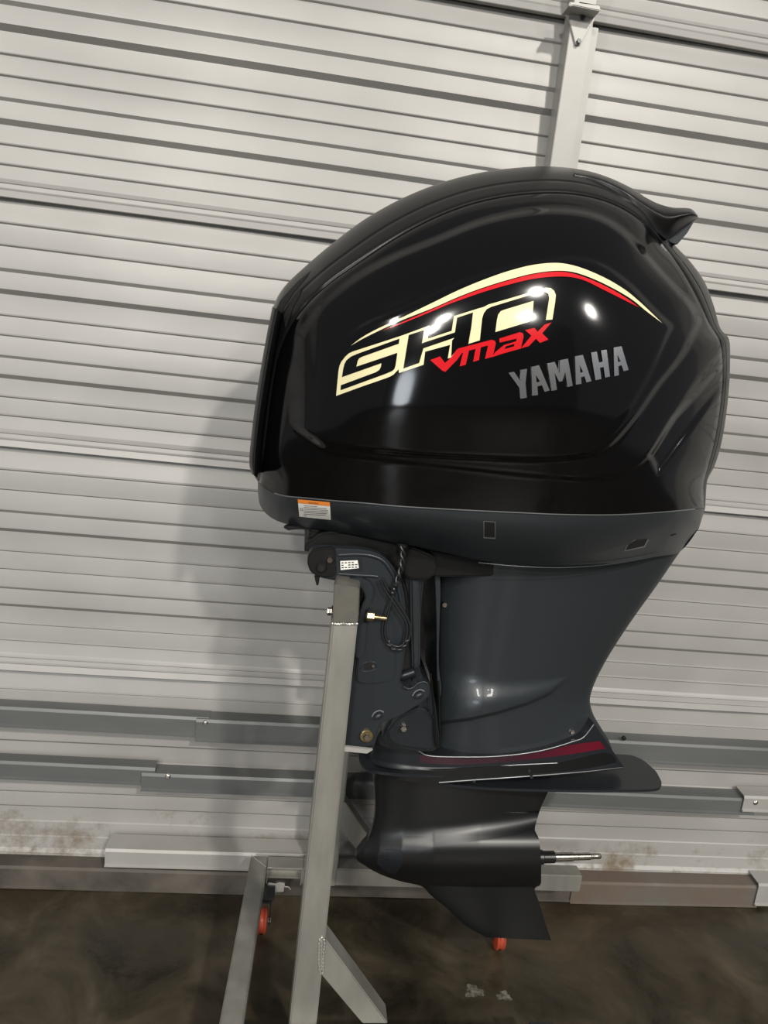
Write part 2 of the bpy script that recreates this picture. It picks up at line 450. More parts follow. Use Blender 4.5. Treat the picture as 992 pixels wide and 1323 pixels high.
# upper pair of rails
Yf = WY-.042
xa = fx(254, 940, Yf)[0]
channel(-1.6, xa+.03, fx(0, 913, Yf)[1], fx(0, 939, Yf)[1], Y1, .036, M['galv'], 'upper grey metal rail on the wall, left-hand length ending left of the stand post')
channel(xa-.002, 2.6, fx(411, 935, Yf)[1], fx(411, 963, Yf)[1], Y1+.0, .042, M['galv'], 'upper grey metal rail on the wall, long right-hand length passing behind the motor')
xb = fx(184, 1005, Yf)[0]
channel(-1.6, xb+.03, fx(0, 984, Yf)[1], fx(0, 1007, Yf)[1], Y1, .034, M['galv'], 'lower grey metal rail on the wall, short left-hand length nearest the left edge')
xc = fx(975, 1040, Yf)[0]
channel(xb-.002, xc, fx(400, 1006, Yf)[1], fx(400, 1028, Yf)[1], Y1, .041, M['galv'], 'lower grey wall rail with a bolt near its left end, passing behind the post')
xd = fx(958, 1035, Yf)[0]
channel(xd, 2.6, fx(975, 1026, Yf)[1], fx(975, 1046, Yf)[1], Y1, .047, M['galv_light'], 'pale end piece overlapping the lower wall rail at the right edge')
# rails at the foot of the wall
xe = fx(138, 1108, Yf)[0]
channel(-1.6, fx(332, 1130, Yf)[0], fx(0, 1116, Yf)[1], .002, Y1, .045, M['dirty'], 'muddy brown rail along the floor at the left foot of the wall', lip=.004)
channel(xe, fx(470, 1120, Yf)[0], fx(300, 1100, Yf-.02)[1], fx(300, 1122, Yf-.02)[1], Y1, .060, M['galv_light'], 'pale galvanised base strip behind the left end of the stand', lip=.003)
channel(fx(330, 1130, Yf)[0]+.002, fx(742, 1120, Yf)[0], .075, .002, Y1, .045, M['dirty'], 'dark rail on the floor behind the lower unit of the motor', lip=.004)
channel(fx(740, 1120, Yf)[0]+.004, fx(982, 1130, Yf)[0], .073, .002, Y1, .050, M['rust'], 'rust stained grey rail along the floor at the right foot of the wall', lip=.004)
channel(fx(978, 1130, Yf)[0], 2.6, .085, .012, Y1, .056, M['galv_light'], 'pale piece overlapping the rusty floor rail at the right edge', lip=.004)

# screws and specks on the wall rails
def screw(px, Y, r, label, m_='steel', cat_='screw', grp='small screws in the wall'):
    c = atY([px], Y)[0]
    o = lathe('screw', c, (0, -1, 0), [(-.004, r), (.002, r), (.004, r*.6)], M[m_], None, n=12, origin=tuple(c)); tag(o, label, cat_, grp)
    return o
screw((222, 772), WY+.006, .003, 'small dark screw head, upper one of the close pair left of the post', 'dark')
screw((226, 780), WY+.008, .003, 'small dark screw head, lower one of the close pair left of the post', 'dark')
screw((217, 1003), Y1-.041, .0065, 'round bolt near the left end of the lower wall rail')
screw((265, 934), Y1-.042, .006, 'round bolt at the left end of the right-hand upper rail')
screw((806, 954), Y1-.043, .006, 'dark screw on the upper rail right of the motor', 'dark')
screw((976, 1037), Y1-.047, .007, 'round bolt in the pale end piece at the right edge')

# wall post with its splice plate
pt = empty('wall_post', tuple(atY([(735, 110)], WY)[0]*[1, 1, 0]), 'pale galvanised steel upright on the wall above the motor', 'post')
Yp = WY-.060
a = atY([(741, 12), (765, 12), (735, 215), (710, 215)], Yp)
zt, zb = 3.0, 0.0
xl = (a[0][0]+a[3][0])/2; xr = atY([(763, 40), (740, 215)], Yp)[:, 0].mean(); xf = atY([(773, 38), (747, 215)], Yp+.02)[:, 0].mean()
box('post_face', (xl, Yp, zb), (xr, Yp+.004, zt), M['galv_light'], pt, bevel=.0012)
box('side_web', (xl, Yp+.004, zb), (xl+.003, WY-.006, zt), M['galv_light'], pt, bevel=0)
box('side_web', (xr-.003, Yp+.004, zb), (xr, Yp+.028, zt), M['galv_light'], pt, bevel=0)
box('flange', (xr, Yp+.022, zb), (xf, Yp+.028, atY([(776, 36)], Yp+.02)[0][2]), M['galv_light'], pt, bevel=.001)
pl = prism('splice_plate', ca(700, 0, 6.01, [(215, 110), (250, 78), (385, 80), (412, 120), (408, 160), (370, 210), (300, 345), (262, 348), (235, 240), (212, 150)]), Yp-.006, Yp, M['galv_light'], pt, bevel=.001)
for q in [(752, 23), (747, 54)]:
    bolt('bolt', q, Yp-.006, .0055, M['caster'], pl, washer=None, h=.007)
# horizontal purlin clip at the very top
prism('top_bracket', [(736, 2), (775, 7), (776, 14), (770, 13), (741, 7), (735, 8)], Yp-.045, Yp+.004, M['galv_light'], pt, bevel=.0015)
box('bracket_slot', (xl+.01, Yp-.008, atY([(755, 12)], Yp)[0][2]-.002), (xr-.002, Yp-.001, atY([(755, 6)], Yp)[0][2]), M['dark'], pt, bevel=0)

# ================================================================== THE STAND
NY0, NY1, FY0, FY1 = 1.22, 1.268, 1.668, 1.716
RT, RB = .165, .115                                # rails: top and underside
st = empty('motor_stand', (.12, 1.45, 0), 'welded aluminium motor stand on orange wheels holding the outboard', 'stand')
tp = lambda p, Y=NY0: atY([p], Y)[0]
t0, t1 = tp((429, 806)), tp((462, 806))
b0, b1 = tp((374, 1323)), tp((409, 1323))
def ext(a_, b_, z): k = (z-a_[2])/(b_[2]-a_[2]); return a_+(b_-a_)*k
q0, q1 = ext(t0, b0, RB), ext(t1, b1, RB)
face = [t0, t1, q1, q0]
FX = .058
for (ya, yb, dx) in ((NY0, NY1, 0), (FY0, FY1, FX)):
    po = prism_pts('post', [(p[0]+dx, ya, p[2]) for p in face], (0, yb-ya, 0), M['alu'], st, bevel=.003)
u0, u1 = tp((431, 755)), tp((464, 760))
prism_pts('transom_beam', [u0, u1, (t1[0], NY0, t1[2]+.0015), (t0[0], NY0, t0[2]+.0015)], (FX, FY1-NY0, 0), M['alu_dark'], st, bevel=.002, label='dark end of the cross beam on top of the posts')
wp = [t0*(1-k)+t1*k+np.array([0, -.0005, .0012*math.sin(k*60)]) for k in np.linspace(0, 1, 40)]
tube('weld_bead', wp, [.0020+.0006*math.sin(k*1.9) for k in range(40)], M['weld'], st, n=8)
# braces
bp = [tp((412, 1212)), tp((421.5, 1214)), None, None, tp((408, 1255))]
e0, e1 = tp((421.5, 1215)), tp((501, 1323)); g0, g1 = tp((414, 1259)), tp((468, 1323))
be, bgz = ext(e0, e1, RT), ext(g0, g1, RT)
for (ya, yb, dx) in ((NY0+.001, NY1-.001, 0), (FY0+.001, FY1-.001, FX)):
    prism_pts('brace', [(p[0]+dx, ya, p[2]) for p in (tp((413, 1212)), e0, be, bgz, g0, tp((409, 1255)))], (0, yb-ya, 0), M['alu'], st, bevel=.002)
loop = cat([(414, 1258), (412, 1245), (412, 1228), (413, 1214), (416, 1211), (419, 1215), (418, 1230), (417.5, 1246), (417, 1257), (414, 1258)], 70)[:-1]
lp = atY(loop, NY0-.0008); 
tube('weld_bead', lp, [.0019+.0007*math.sin(k*2.1) for k in range(len(lp))], M['weld'], st, n=8, closed=True)
ld = np.array([(415.2+.8*(k % 2), 1216+k*2.6) for k in range(15)])
tube('weld_bead', atY(ld, NY0-.0004), .0014, M['weld'], st, n=6)
# bottom frame
XL = -.036
box('cross_rail', (.100, FY0+.003, RB), (fx(754, 1130, FY0)[0], FY1, RT), M['alu'], st, bevel=.003, label='rear cross rail of the stand')
# its cut-open left end: top, back and lower flange with bright sawn edges
oe = box('open_rail_end', (.008, FY1-.003, RB), (.100, FY1, RT), M['alu'], st, bevel=.0005, label='cut-open end of the rear cross rail')
box('top_wall', (.0084, FY0+.003, RT-.003), (.100, FY1, RT), M['alu'], oe, bevel=.0006)
box('bottom_wall', (.008, FY1-.022, RB), (.100, FY1, RB+.003), M['alu'], oe, bevel=.0006)
tube('sawn_edge', [(.010, FY0+.002, RB+.004), (.010, FY0+.002, RT-.001), (.098, FY0+.002, RT-.001), (.098, FY0+.002, RB+.002)], .0015, M['weld'], oe, n=6)
prism_pts('side_rail', [(-.0635, NY0-.052, RT), (-.0165, NY0-.052, RT), (.0082, FY1, RT), (XL, FY1, RT)], (0, 0, RB-RT), M['alu'], st, bevel=.003)
box('cross_rail', (-.0160, NY0-.052, RB-.003), (.66, NY0-.002, RT-.004), M['alu'], st, bevel=.003, label='front cross rail of the stand')
prism_pts('side_rail', [(.66, NY0, RT), (.707, NY0, RT), (.790, FY1, RT), (.743, FY1, RT)], (0, 0, RB-RT), M['alu'], st, bevel=.003) if False else None
tube('weld_bead', [(XL+.001, FY1-.002, RT+.0003), (-.012, FY0+.022, RT+.0003), (.006, FY0+.004, RT+.0003)], .0013, M['weld'], st, n=6)
tube('weld_bead', [tp((424, 1119), FY0)+[0, -.001, 0], tp((429, 1119), FY0)+[0, -.001, 0]], .001, M['weld'], st, n=6)
# cross plate under the bracket foot, nuts on the beam
prism('foot_plate', [(443, 965), (482, 969), (474, 974), (443, 971)], NY0+.004, NY0+.012, M['galv_light'], st, bevel=.0008)
c = tp((429, 790), 1.245)
bt = lathe('bolt_head', c, (-1, 0, -.1), [(-.004, .007), (.007, .0072), (.009, .006)], M['steel'], st, sides=6)
lathe('washer', tp((430.5, 790), 1.245), (-1, 0, -.1), [(-.002, .0105), (.0025, .0105)], M['rubber'], bt)
def caster(cx, cy, rot=0):
    c = np.array([cx, cy, .033])
    a = lathe('caster_wheel', c+[-.0125, 0, 0], (1, 0, 0), [(0, .026), (.002, .031), (.0055, .033), (.0085, .030), (.0125, .029), (.0165, .030), (.0195, .033), (.023, .031), (.025, .026)], M['wheel'], st, n=36, label='orange caster wheel')
    lathe('axle_nut', c+[.014, 0, 0], (1, 0, 0), [(0, .006), (.008, .006), (.009, .004)], M['steel'], a, sides=6)
    f = box('caster_fork', (cx-.020, cy-.014, .094), (cx+.020, cy+.030, .098), M['caster'], st, bevel=.001)
    for s in (-1, 1):
        prism_pts('fork_arm', [(cx+s*.017, cy-.008, .024), (cx+s*.017, cy+.008, .024), (cx+s*.017, cy+.026, .095), (cx+s*.017, cy-.010, .095)], (s*.0025, 0, 0), M['caster'], f, bevel=.0008)
    box('mounting_plate', (cx-.026, cy-.02, .1085), (cx+.026, cy+.05, .1145), M['caster'], f, bevel=.001)
    lathe('swivel_bearing', (cx, cy+.012, .096), (0, 0, 1), [(0, .018), (.012, .022)], M['caster'], f)
caster(.007, 1.640); caster(.622, 1.602); caster(-.03, 1.225); caster(.62, 1.225)
# scrap of torn tape / bracket hanging at the rail end
prism('torn_tab', ca(280, 1090, 6.2, [(400, 340), (415, 312), (470, 322), (500, 312), (545, 318), (535, 385), (470, 390), (405, 375)]), FY0+.001, FY0+.003, M['galv_light'], st, bevel=.0004)
tube('wire_end', atY(cat(ca(280, 1090, 6.2, [(520, 322), (550, 345), (570, 345), (592, 368)]), 16), FY0), .0012, M['galv_light'], st, n=6)

# ================================================================== THE OUTBOARD MOTOR
mo = empty('outboard_motor', (.58, DM, .157), 'large gloss black outboard motor with cream and red lettering on its cowling, no propeller', 'motor')
SIL = [(333, 622), (327, 612), (324, 598), (326, 560), (331, 520), (338, 475), (346, 430), (353, 396), (366, 372), (398, 341), (430, 314), (470, 284), (520, 256), (570, 236), (620, 223), (670, 216.5), (712, 215), (760, 221), (800, 235), (832, 254), (850, 275), (868, 312), (890, 336), (910, 364), (922, 395), (931, 425), (941, 437), (943, 470), (940, 520), (932, 572), (923, 602), (914, 620), (912, 638), (911, 656)]
SEAM = [(333, 622), (345, 632), (363, 639.5), (400, 643.5), (430, 646.5), (475, 650), (512, 653.5), (560, 656.5), (617, 659.5), (670, 662), (726, 664.4), (796, 664.8), (860, 661), (911, 656)]
KL = [(334.5, 621), (339, 598), (344, 560), (351, 505), (359, 462), (370, 432), (389, 401), (420, 370), (470, 334), (520, 302), (570, 277), (620, 260), (680, 250), (740, 250), (790, 262), (828, 284), (858, 316), (882, 350), (902, 386), (917, 418), (930, 440), (934, 480), (930, 530), (922, 575), (914, 605), (909, 625), (909.5, 655)]
SILd = cat(SIL, 420); SEAMd = cat(SEAM, 200); KLd = cat(KL, 300)
DLINE = np.vstack([[(344, 760), (336, 700), (332, 650)], SILd, [(910, 668), (905, 679), (896, 692), (880, 712), (868, 728), (830, 790)]])
P2 = cat([(372, 548), (388, 557), (413, 572), (430, 576), (476, 582), (547, 588), (617, 591.5), (690, 594), (726, 592.5), (762, 588)], 60).tolist() + \
     cat([(768, 587), (788, 576), (822, 538), (850, 498), (880, 460), (902, 419)], 30).tolist() + \
     cat([(903, 414), (895, 398), (850, 348), (806, 300), (775, 281), (740, 273), (690, 273), (625, 286), (561, 311), (501, 336), (455, 362), (412, 400), (380, 450), (368, 500)], 80).tolist()
P1 = cat([(430, 448), (455, 429), (473, 417.5), (511, 402), (554, 383), (603, 362), (641, 350), (690, 339), (743, 334), (775, 341), (810, 365), (842, 398), (866, 421)], 60).tolist() + \
     cat([(866, 424), (836, 490), (803, 542), (770, 575)], 20).tolist() + [(700, 640), (400, 640)]
P3 = cat([(395, 566), (430, 585), (476, 592), (547, 600), (617, 607.5), (690, 615), (768, 619), (803, 613), (836, 592), (866, 545), (905, 488), (945, 440)], 80).tolist() + [(990, 150), (300, 150), (330, 500)]
GRV = [(944, 456), (907, 497), (869, 539), (838, 588), (850, 612), (907, 536), (946, 484)]
DS = np.vstack([cat(np.array([(344, 760), (336, 700), (332, 650), (333, 622)]), 100), cat(SIL, 1100), cat(np.array([(911, 657), (910, 668), (905, 679), (896, 692), (880, 712), (868, 728), (830, 790)]), 110)])
DSL = np.r_[np.linalg.norm(np.diff(DS, axis=0), axis=1), 0]
def soft_dist(X, Y, p=5.):
    """distance to the outline, rounded over where two sides are equally near"""
    de = dist_to(X, Y, DLINE[::2])
    P = np.stack([X.ravel(), Y.ravel()], 1); out = np.zeros(len(P))
    C = math.sqrt(math.pi)*math.gamma((p-1)/2)/math.gamma(p/2)
    for i in range(0, len(P), 4000):
        q = P[i:i+4000]
        d2 = (q[:, None, 0]-DS[None, :, 0])**2+(q[:, None, 1]-DS[None, :, 1])**2+1e-3
        out[i:i+4000] = ((DSL[None]*d2**(-p/2)).sum(1)/C)**(-1/(p-1))
    out = out.reshape(X.shape); k = sstep(6, 16, de)
    return de*(1-k)+out*k
def head_w(X, Y):
    X = np.asarray(X, float); Y = np.asarray(Y, float)
    d = soft_dist(X, Y)
    W = .272*(1-.13*((X-715)/330)**2-.06*(np.clip(430-Y, 0, 300)/200)**2-.05*(np.clip(Y-520, 0, 200)/140)**2)
    R = 205+0*X
    u = np.clip(d/R, 0, 1)
    return W*(1-(1-u)**2.05)**(1/2.0)
def feats(X, Y):
    X = np.asarray(X, float); Y = np.asarray(Y, float)
    w_ = np.zeros_like(X)
    w_ += .011*sstep(-6, 6, sdist(X, Y, P2))*sstep(372, 400, X)*(1-.75*sstep(560, 420, Y)*sstep(520, 400, X))
    w_ += .006*sstep(-5, 5, sdist(X, Y, P1))*sstep(590, 520, Y)*sstep(425, 480, X)
    w_ += .006*sstep(-5, 5, sdist(X, Y, P3))*sstep(395, 420, X)
    w_ -= .010*sstep(-3, 7, sdist(X, Y, GRV))
    return w_
def cowl_w(X, Y): 
    X = np.asarray(X, float); Y = np.asarray(Y, float)
    dk = dist_to(X, Y, KLd[::2])
    return head_w(X, Y)+feats(X, Y)-.004*np.exp(-(dk/2.6)**2)
nT = 420
tt = np.linspace(0, 1, nT)
seamT = cat(SEAM, nT); kT = cat(KL, nT)
# match the outer rim to the inner line by nearest arc fraction through shared stations
def stations(line, keys):
    L = cat(line, 2000); s = np.linspace(0, 1, 2000)
    return [s[((L-np.array(k))**2).sum(1).argmin()] for k in keys], L
kk, Lk = stations(KL, [(339, 598), (370, 432), (520, 302), (740, 250), (858, 316), (930, 440), (922, 575)])
ks, Ls = stations(SIL, [(324, 598), (353, 396), (500, 267), (745, 218), (860, 296), (938, 434), (932, 572)])
sT = np.interp(tt, [0]+kk+[1], [0]+ks+[1])
silT = np.stack([np.interp(sT, np.linspace(0, 1, 2000), Ls[:, k]) for k in (0, 1)], 1)
kbl = seamT.copy()
side = body('cowling', kbl, kT, lambda S, T, X, Y: cowl_w(X, Y)*np.where(Y > 1e9, 0, 1), M['gloss'], mo, ns=170, smooth=60, cap=False, label='gloss black side shell of the cowling')
top = body('cowling_rim', kT, silT, lambda S, T, X, Y: np.where(S >= .9999, 0, cowl_w(X, Y)+.0015*sstep(0, .08, S)-.003*np.exp(-((S-.45)/.035)**2)), M['satin'], mo, ns=46, smooth=60, cap=False,
           srow=lambda s: 1-(1-s)**1.8, label='satin black rim running over the front, top and back of the cowling')
# spoiler lip at the top rear
spA = cat([(742, 220), (775, 226), (806, 239), (832, 254), (850, 263), (868, 268), (893, 270), (901, 278)], 60)
spB = cat([(742, 236), (775, 247), (806, 264), (832, 285), (850, 301), (863, 309), (880, 297), (902, 281)], 60)
prism('spoiler_underside', [(850, 300), (863, 307), (886, 291), (897, 286), (888, 301), (875, 316), (866, 313)], DM-.055, DM+.055, M['slate'], mo, bevel=.001, label='underside of the spoiler lip, wall reflection painted in as paler grey')  # black part in slate: the reflected wall is put into its colour
body('spoiler', spA, spB, lambda S, T, X, Y: (.085+.025*sstep(0,.5,T)-.012*T)*(1-.35*(1-np.clip(S/.35, 0, 1))**2)*(1-.40*sstep(.35, 1, S)*sstep(.55, 1., T))*np.ones_like(X), M['satin'], mo, ns=26, smooth=28, label='satin black spoiler lip at the top rear of the cowling')
# front grille slats on the rim
fs = []
for poly in ([(352, 410), (362, 388), (384, 364), (401, 350), (397, 357), (379, 378), (366, 398), (365, 404)],
             [(366, 409), (378, 384), (389, 372), (388, 380), (379, 396), (374, 410), (369, 424)]):
    decal('vent_opening', [poly], lambda X, Y: cowl_w(X, Y)+.0016, .0012, M['dark'], top)
strip = cat([(353, 396), (346, 430), (338, 475), (331, 520), (326, 560), (323, 600), (326, 612)], 50)
strip2 = cat([(364, 404), (358, 432), (350, 475), (343, 520), (337, 565), (334, 606), (332, 617)], 50)
body('front_vent_panel', strip-[1.0, 0], strip2, lambda S, T, X, Y: .10+.02*np.sin(np.pi*S)+0*X, M['satin'], mo, ns=14, smooth=30, label='satin vent panel down the front of the cowling')
# ---- decals
A_ = lambda pts: ca(425, 400, 7.086, pts)
B_ = lambda pts: ca(530, 360, 4.96, pts)
C_ = lambda pts: ca(650, 435, 5.835, pts)
D_ = lambda pts: ca(440, 330, 4.509, pts)
E_ = lambda pts: ca(640, 330, 4.313, pts)
base_w = cowl_w
up = D_([(60, 525), (120, 480), (200, 435), (350, 365)])+[(560, 390.5), (592, 375), (624.5, 361.5), (656.8, 350.2), (689, 342.2), (720, 339.7)]+E_([(450, 60), (600, 120), (720, 190), (800, 255), (930, 378)])
lo = D_([(60, 525), (130, 485), (220, 440), (350, 380)])+[(560, 397.5), (592, 383.5), (624.5, 371.3), (656.8, 361.3), (689, 353.2), (720, 349.7)]+E_([(430, 92), (520, 120), (640, 175), (760, 245), (840, 310), (930, 378)])
decal('cream_stripe', [cat(up, 110).tolist()+cat(lo, 110)[::-1][1:-1].tolist()], base_w, .0011, M['cream'], side, label='cream stripe', step=4)
ru = D_([(240, 441), (350, 392)])+[(560, 398.7), (592, 384.8), (624.5, 372.5), (656.8, 362.5), (689, 354.3), (720, 350.9)]+E_([(420, 98), (520, 130), (640, 185), (740, 245), (800, 290)])
rl = D_([(240, 441), (350, 400)])+[(560, 401.5), (579.4, 393.2), (600, 385.6), (624.5, 377.2), (656.8, 367.8), (689, 360.2), (720, 357.2)]+E_([(430, 122), (500, 141), (600, 190), (700, 240), (800, 290)])
decal('red_stripe', [cat(ru, 100).tolist()+cat(rl, 100)[::-1][1:-1].tolist()], base_w, .0011, M['red'], side, label='red stripe', step=4)
# S and H: cream field with black strokes laid on it
SH = A_([(65, 790), (76, 670), (87, 560), (96, 515), (112, 478), (150, 430), (180, 402), (215, 385), (440, 312), (660, 240), (920, 145), (905, 262)])+B_([(110, 385), (265, 335), (280, 240), (440, 190), (458, 225), (452, 300), (445, 395), (380, 415), (330, 440), (300, 452), (262, 505), (240, 512), (255, 424), (95, 468)])+A_([(865, 505), (640, 580), (637, 545), (590, 595), (560, 612), (520, 628), (290, 708)])
decal('letter_field', [SH], base_w, .0006, M['cream'], side, label='cream field of the large letters S and H')
Sb = A_([(645, 265), (638, 312), (300, 432), (275, 446), (262, 470), (250, 522), (625, 395), (618, 450), (608, 515), (598, 545), (578, 562), (520, 587), (105, 738), (108, 692), (430, 572), (462, 550), (474, 525), (480, 490), (118, 618), (130, 540), (140, 500), (158, 465), (200, 430), (260, 404)])
Hb = A_([(730, 232), (870, 187), (850, 310)])+B_([(85, 410), (286, 344), (300, 250), (402, 216), (392, 300), (372, 420), (330, 440), (300, 452), (262, 500), (268, 395), (284, 378), (84, 446)])+A_([(825, 488), (680, 540), (705, 385)])
decal('letter', [Sb], base_w, .0012, M['gloss'], side, label='black letter S')
decal('letter', [Hb], base_w, .0012, M['gloss'], side, label='black letter H')
Oc = B_([(440, 190), (470, 182), (500, 166), (560, 149), (870, 58), (900, 60), (922, 78), (932, 105), (928, 150), (910, 262), (868, 265), (880, 190), (890, 125), (884, 98), (862, 85), (830, 86), (520, 180), (490, 195), (470, 222), (460, 255), (445, 395), (380, 415), (400, 235)])
decal('letter', [Oc], base_w, .0012, M['cream'], side, label='cream outline of the letter O')
Oi = B_([(545, 342), (555, 265), (563, 230), (580, 208), (600, 200), (790, 142), (786, 200), (776, 252), (768, 270), (750, 280)])
decal('letter_fill', [Oi], base_w, .0012, M['cream'], side, label='cream centre of the letter O')
for nm, pol in (('v', [[(128, 522), (190, 498), (222, 540), (262, 505), (292, 462), (306, 448), (352, 446), (300, 520), (225, 597), (205, 590)]]),
                ('m', [[(306, 448), (520, 392), (542, 398), (548, 415), (528, 500), (478, 515), (498, 428), (452, 440), (440, 522), (402, 533), (418, 450), (376, 461), (355, 552), (316, 562), (338, 474), (300, 484)]]),
                ('a', [[(570, 384), (702, 343), (722, 350), (726, 372), (708, 448), (600, 478), (520, 504), (545, 470), (600, 425), (676, 402), (682, 384), (572, 410)], [(602, 452), (664, 434), (668, 418), (614, 433)]]),
                ('x', [[(735, 330), (795, 315), (815, 340), (860, 295), (905, 280), (845, 350), (885, 390), (830, 412), (805, 385), (760, 432), (708, 447), (775, 365)]])):
    decal('letter', [B_(p) for p in pol], base_w, .0020, M['red'], side, label='red letter '+nm)
for nm, pol in (('Y', [[(40, 272), (82, 264), (130, 335), (135, 250), (180, 242), (168, 350), (178, 460), (130, 468), (122, 385)]]),
                ('A', [[(215, 228), (270, 215), (350, 405), (312, 416), (292, 366), (258, 374), (262, 440), (218, 445)], [(246, 290), (252, 345), (277, 338)]]),
                ('M', [[(332, 205), (388, 190), (426, 275), (428, 178), (488, 165), (524, 370), (484, 380), (468, 265), (446, 335), (422, 340), (388, 275), (405, 400), (365, 408)]]),
                ('A', [[(542, 148), (600, 137), (665, 335), (628, 345), (612, 298), (586, 306), (590, 355), (548, 362)], [(576, 215), (581, 272), (602, 266)]]),
                ('H', [[(662, 120), (705, 112), (722, 195), (750, 188), (738, 105), (780, 98), (805, 300), (768, 308), (757, 228), (729, 235), (740, 318), (695, 328)]]),
                ('A', [[(833, 82), (892, 72), (945, 250), (908, 260), (892, 215), (868, 222), (872, 290), (838, 298)], [(860, 135), (866, 192), (885, 187)]])):
    decal('chrome_letter', [C_(p) for p in pol], base_w, .0030, M['chrome'], side, thick=.002, label='chrome letter '+nm)

# ---- lower cowling pan
PB = [(335, 641), (334, 652), (345, 664), (368, 677), (410, 684), (450, 690), (500, 699), (560, 711), (620, 724), (680, 730), (740, 731), (800, 727), (853, 717), (884, 712), (900, 688), (909, 675), (911, 658)]
PBd = cat(PB, 200)
pT = np.linspace(0, 1, 200)
panA = cat([(x, y+.5) for x, y in SEAM], 200)
# bottom curve by matching x
bx = np.array([p[0] for p in PB[1:-1]]); by = np.array([p[1] for p in PB[1:-1]])
bot = cat([(333, 634), (335, 650), (342, 662), (354, 671), (375, 678.5), (410, 684), (450, 690), (500, 699), (560, 711), (620, 724), (680, 730.5), (740, 731), (800, 727), (850, 719), (876, 714), (888, 703), (903, 682)], 200)
def pan_w(S, X, Y): 
    e = np.minimum(X-332, 914-X)
    return (head_w(X, Y)-.002)*(1-.34*S**2.2)
def panf(S, T, X, Y):
    return pan_w(S, X, Y)
pan = body('lower_cowling', panA, bot, panf, M['slate'], mo, ns=44, smooth=50, label='slate grey lower cowling pan')
def pan_at(X, Y):
    X = np.asarray(X, float); Y = np.asarray(Y, float)
    top_ = np.interp(X, SEAMd[:, 0], SEAMd[:, 1]); bb = np.interp(X, bot[:, 0], bot[:, 1])
    return pan_w(np.clip((Y-top_)/np.maximum(bb-top_, 1), 0, 1), X, Y)
decal('seam_line', [(cat(SEAM, 90)[4:-2]+[0, .9]).tolist()+(cat(SEAM, 90)[4:-2]-[0, .4])[::-1].tolist()], lambda X, Y: head_w(X, Y), .0012, M['silver'], pan, label='thin pale seam line under the black shell')
W_ = lambda pts: ca(375, 635, 9.92, pts)
wl = decal('warning_label', [W_([(95, 100), (505, 138), (520, 365), (115, 322)])], pan_at, .001, M['white'], pan, label='white warning label with an orange header')
decal('label_header', [W_([(95, 100), (505, 138), (508, 190), (99, 150)])], pan_at, .0015, M['orange'], wl)
for k, (a_, l_) in enumerate(((.0, .55), (.0, .95), (.0, 1), (.0, 1), (.0, .97), (.0, .9), (.0, .12))):
    y0 = 176+k*21.5
    x0_, x1_ = 172, 172+310*l_
    sl = 38/410
    decal('print_line', [W_([(x0_, y0+(x0_-95)*sl*.6), (x1_, y0+(x1_-95)*sl*.6), (x1_, y0+6+(x1_-95)*sl*.6), (x0_, y0+6+(x0_-95)*sl*.6)])], pan_at, .0015, M['ink'], wl)
decal('label_symbol', [W_([(125, 212), (160, 216), (162, 250), (128, 246)]), W_([(131, 218), (154, 221), (156, 244), (133, 241)])], pan_at, .0015, M['ink'], wl)
def text_decal(txt, quad, wf, off, m_, parent, name='lettering', label=None):
    cu = bpy.data.curves.new('t', 'FONT'); cu.body = txt; cu.resolution_u = 3
    o = bpy.data.objects.new('t', cu); COL.objects.link(o)
    bpy.context.view_layer.update()
    me = bpy.data.meshes.new_from_object(o.evaluated_get(bpy.context.evaluated_depsgraph_get()))
    bpy.data.objects.remove(o)
    co = np.array([v.co[:2] for v in me.vertices]); mn, mx = co.min(0), co.max(0)
    uv = (co-mn)/(mx-mn); q = np.array(quad, float)       # tl, tr, br, bl
    tp_ = q[0]*(1-uv[:, :1])+q[1]*uv[:, :1]; bt_ = q[3]*(1-uv[:, :1])+q[2]*uv[:, :1]
    P = tp_*uv[:, 1:]+bt_*(1-uv[:, 1:])
    W = wf(P[:, 0], P[:, 1]) if callable(wf) else np.full(len(P), wf)
    Q = atY(P, DM-W-off)
    for v, p in zip(me.vertices, Q): v.co = p
    me.name = name; me.materials.clear()
    return link(name, me, m_, parent, label)
text_decal('WARNING', W_([(230, 133), (360, 145), (361, 165), (231, 153)]), pan_at, .002, M['ink'], wl)
# recesses in the pan
lt = decal('latch_recess', [[(624.5, 673), (640, 674), (640, 696.5), (624.5, 695.5)]], pan_at, .0012, M['silver'], pan, label='pale edged latch recess')
decal('recess_opening', [[(625.6, 674), (639.2, 675), (639.2, 694.5), (625.6, 693.8)]], pan_at, .0020, M['dark'], lt)
rc = decal('hand_recess', [[(806, 712.5), (833, 707), (838, 697), (820, 697), (810, 704)]], pan_at, .0012, M['silver'], pan, label='dark hand recess toward the stern')
decal('recess_opening', [[(808, 711), (832, 705.5), (836.5, 697), (822, 697.3), (812, 703)]], pan_at, .0020, M['dark'], rc)
decal('vent_slot', [[(866, 691.5), (873, 689), (873.5, 690.5), (867, 693)]], pan_at, .0012, M['dark'], pan)
# front corner piece and tiller lever under the pan
prism('shift_lever', cat([(366, 682), (371, 679.5), (385, 680), (400, 682), (425, 684), (440, 690), (430, 692), (410, 687), (385, 684), (372, 685.5)], 40).tolist(), DM-.10, DM-.085, M['rubber'], mo, bevel=.001, label='black lever under the front of the pan')
prism('pan_underside', [(400, 684), (470, 692), (560, 710), (640, 725), (640, 745), (565, 746), (500, 730), (470, 714), (408, 706), (398, 712), (396, 700)], DM-.11, DM+.11, M['rubber'], mo, bevel=.004, label='black rubber mount cover beneath the pan')

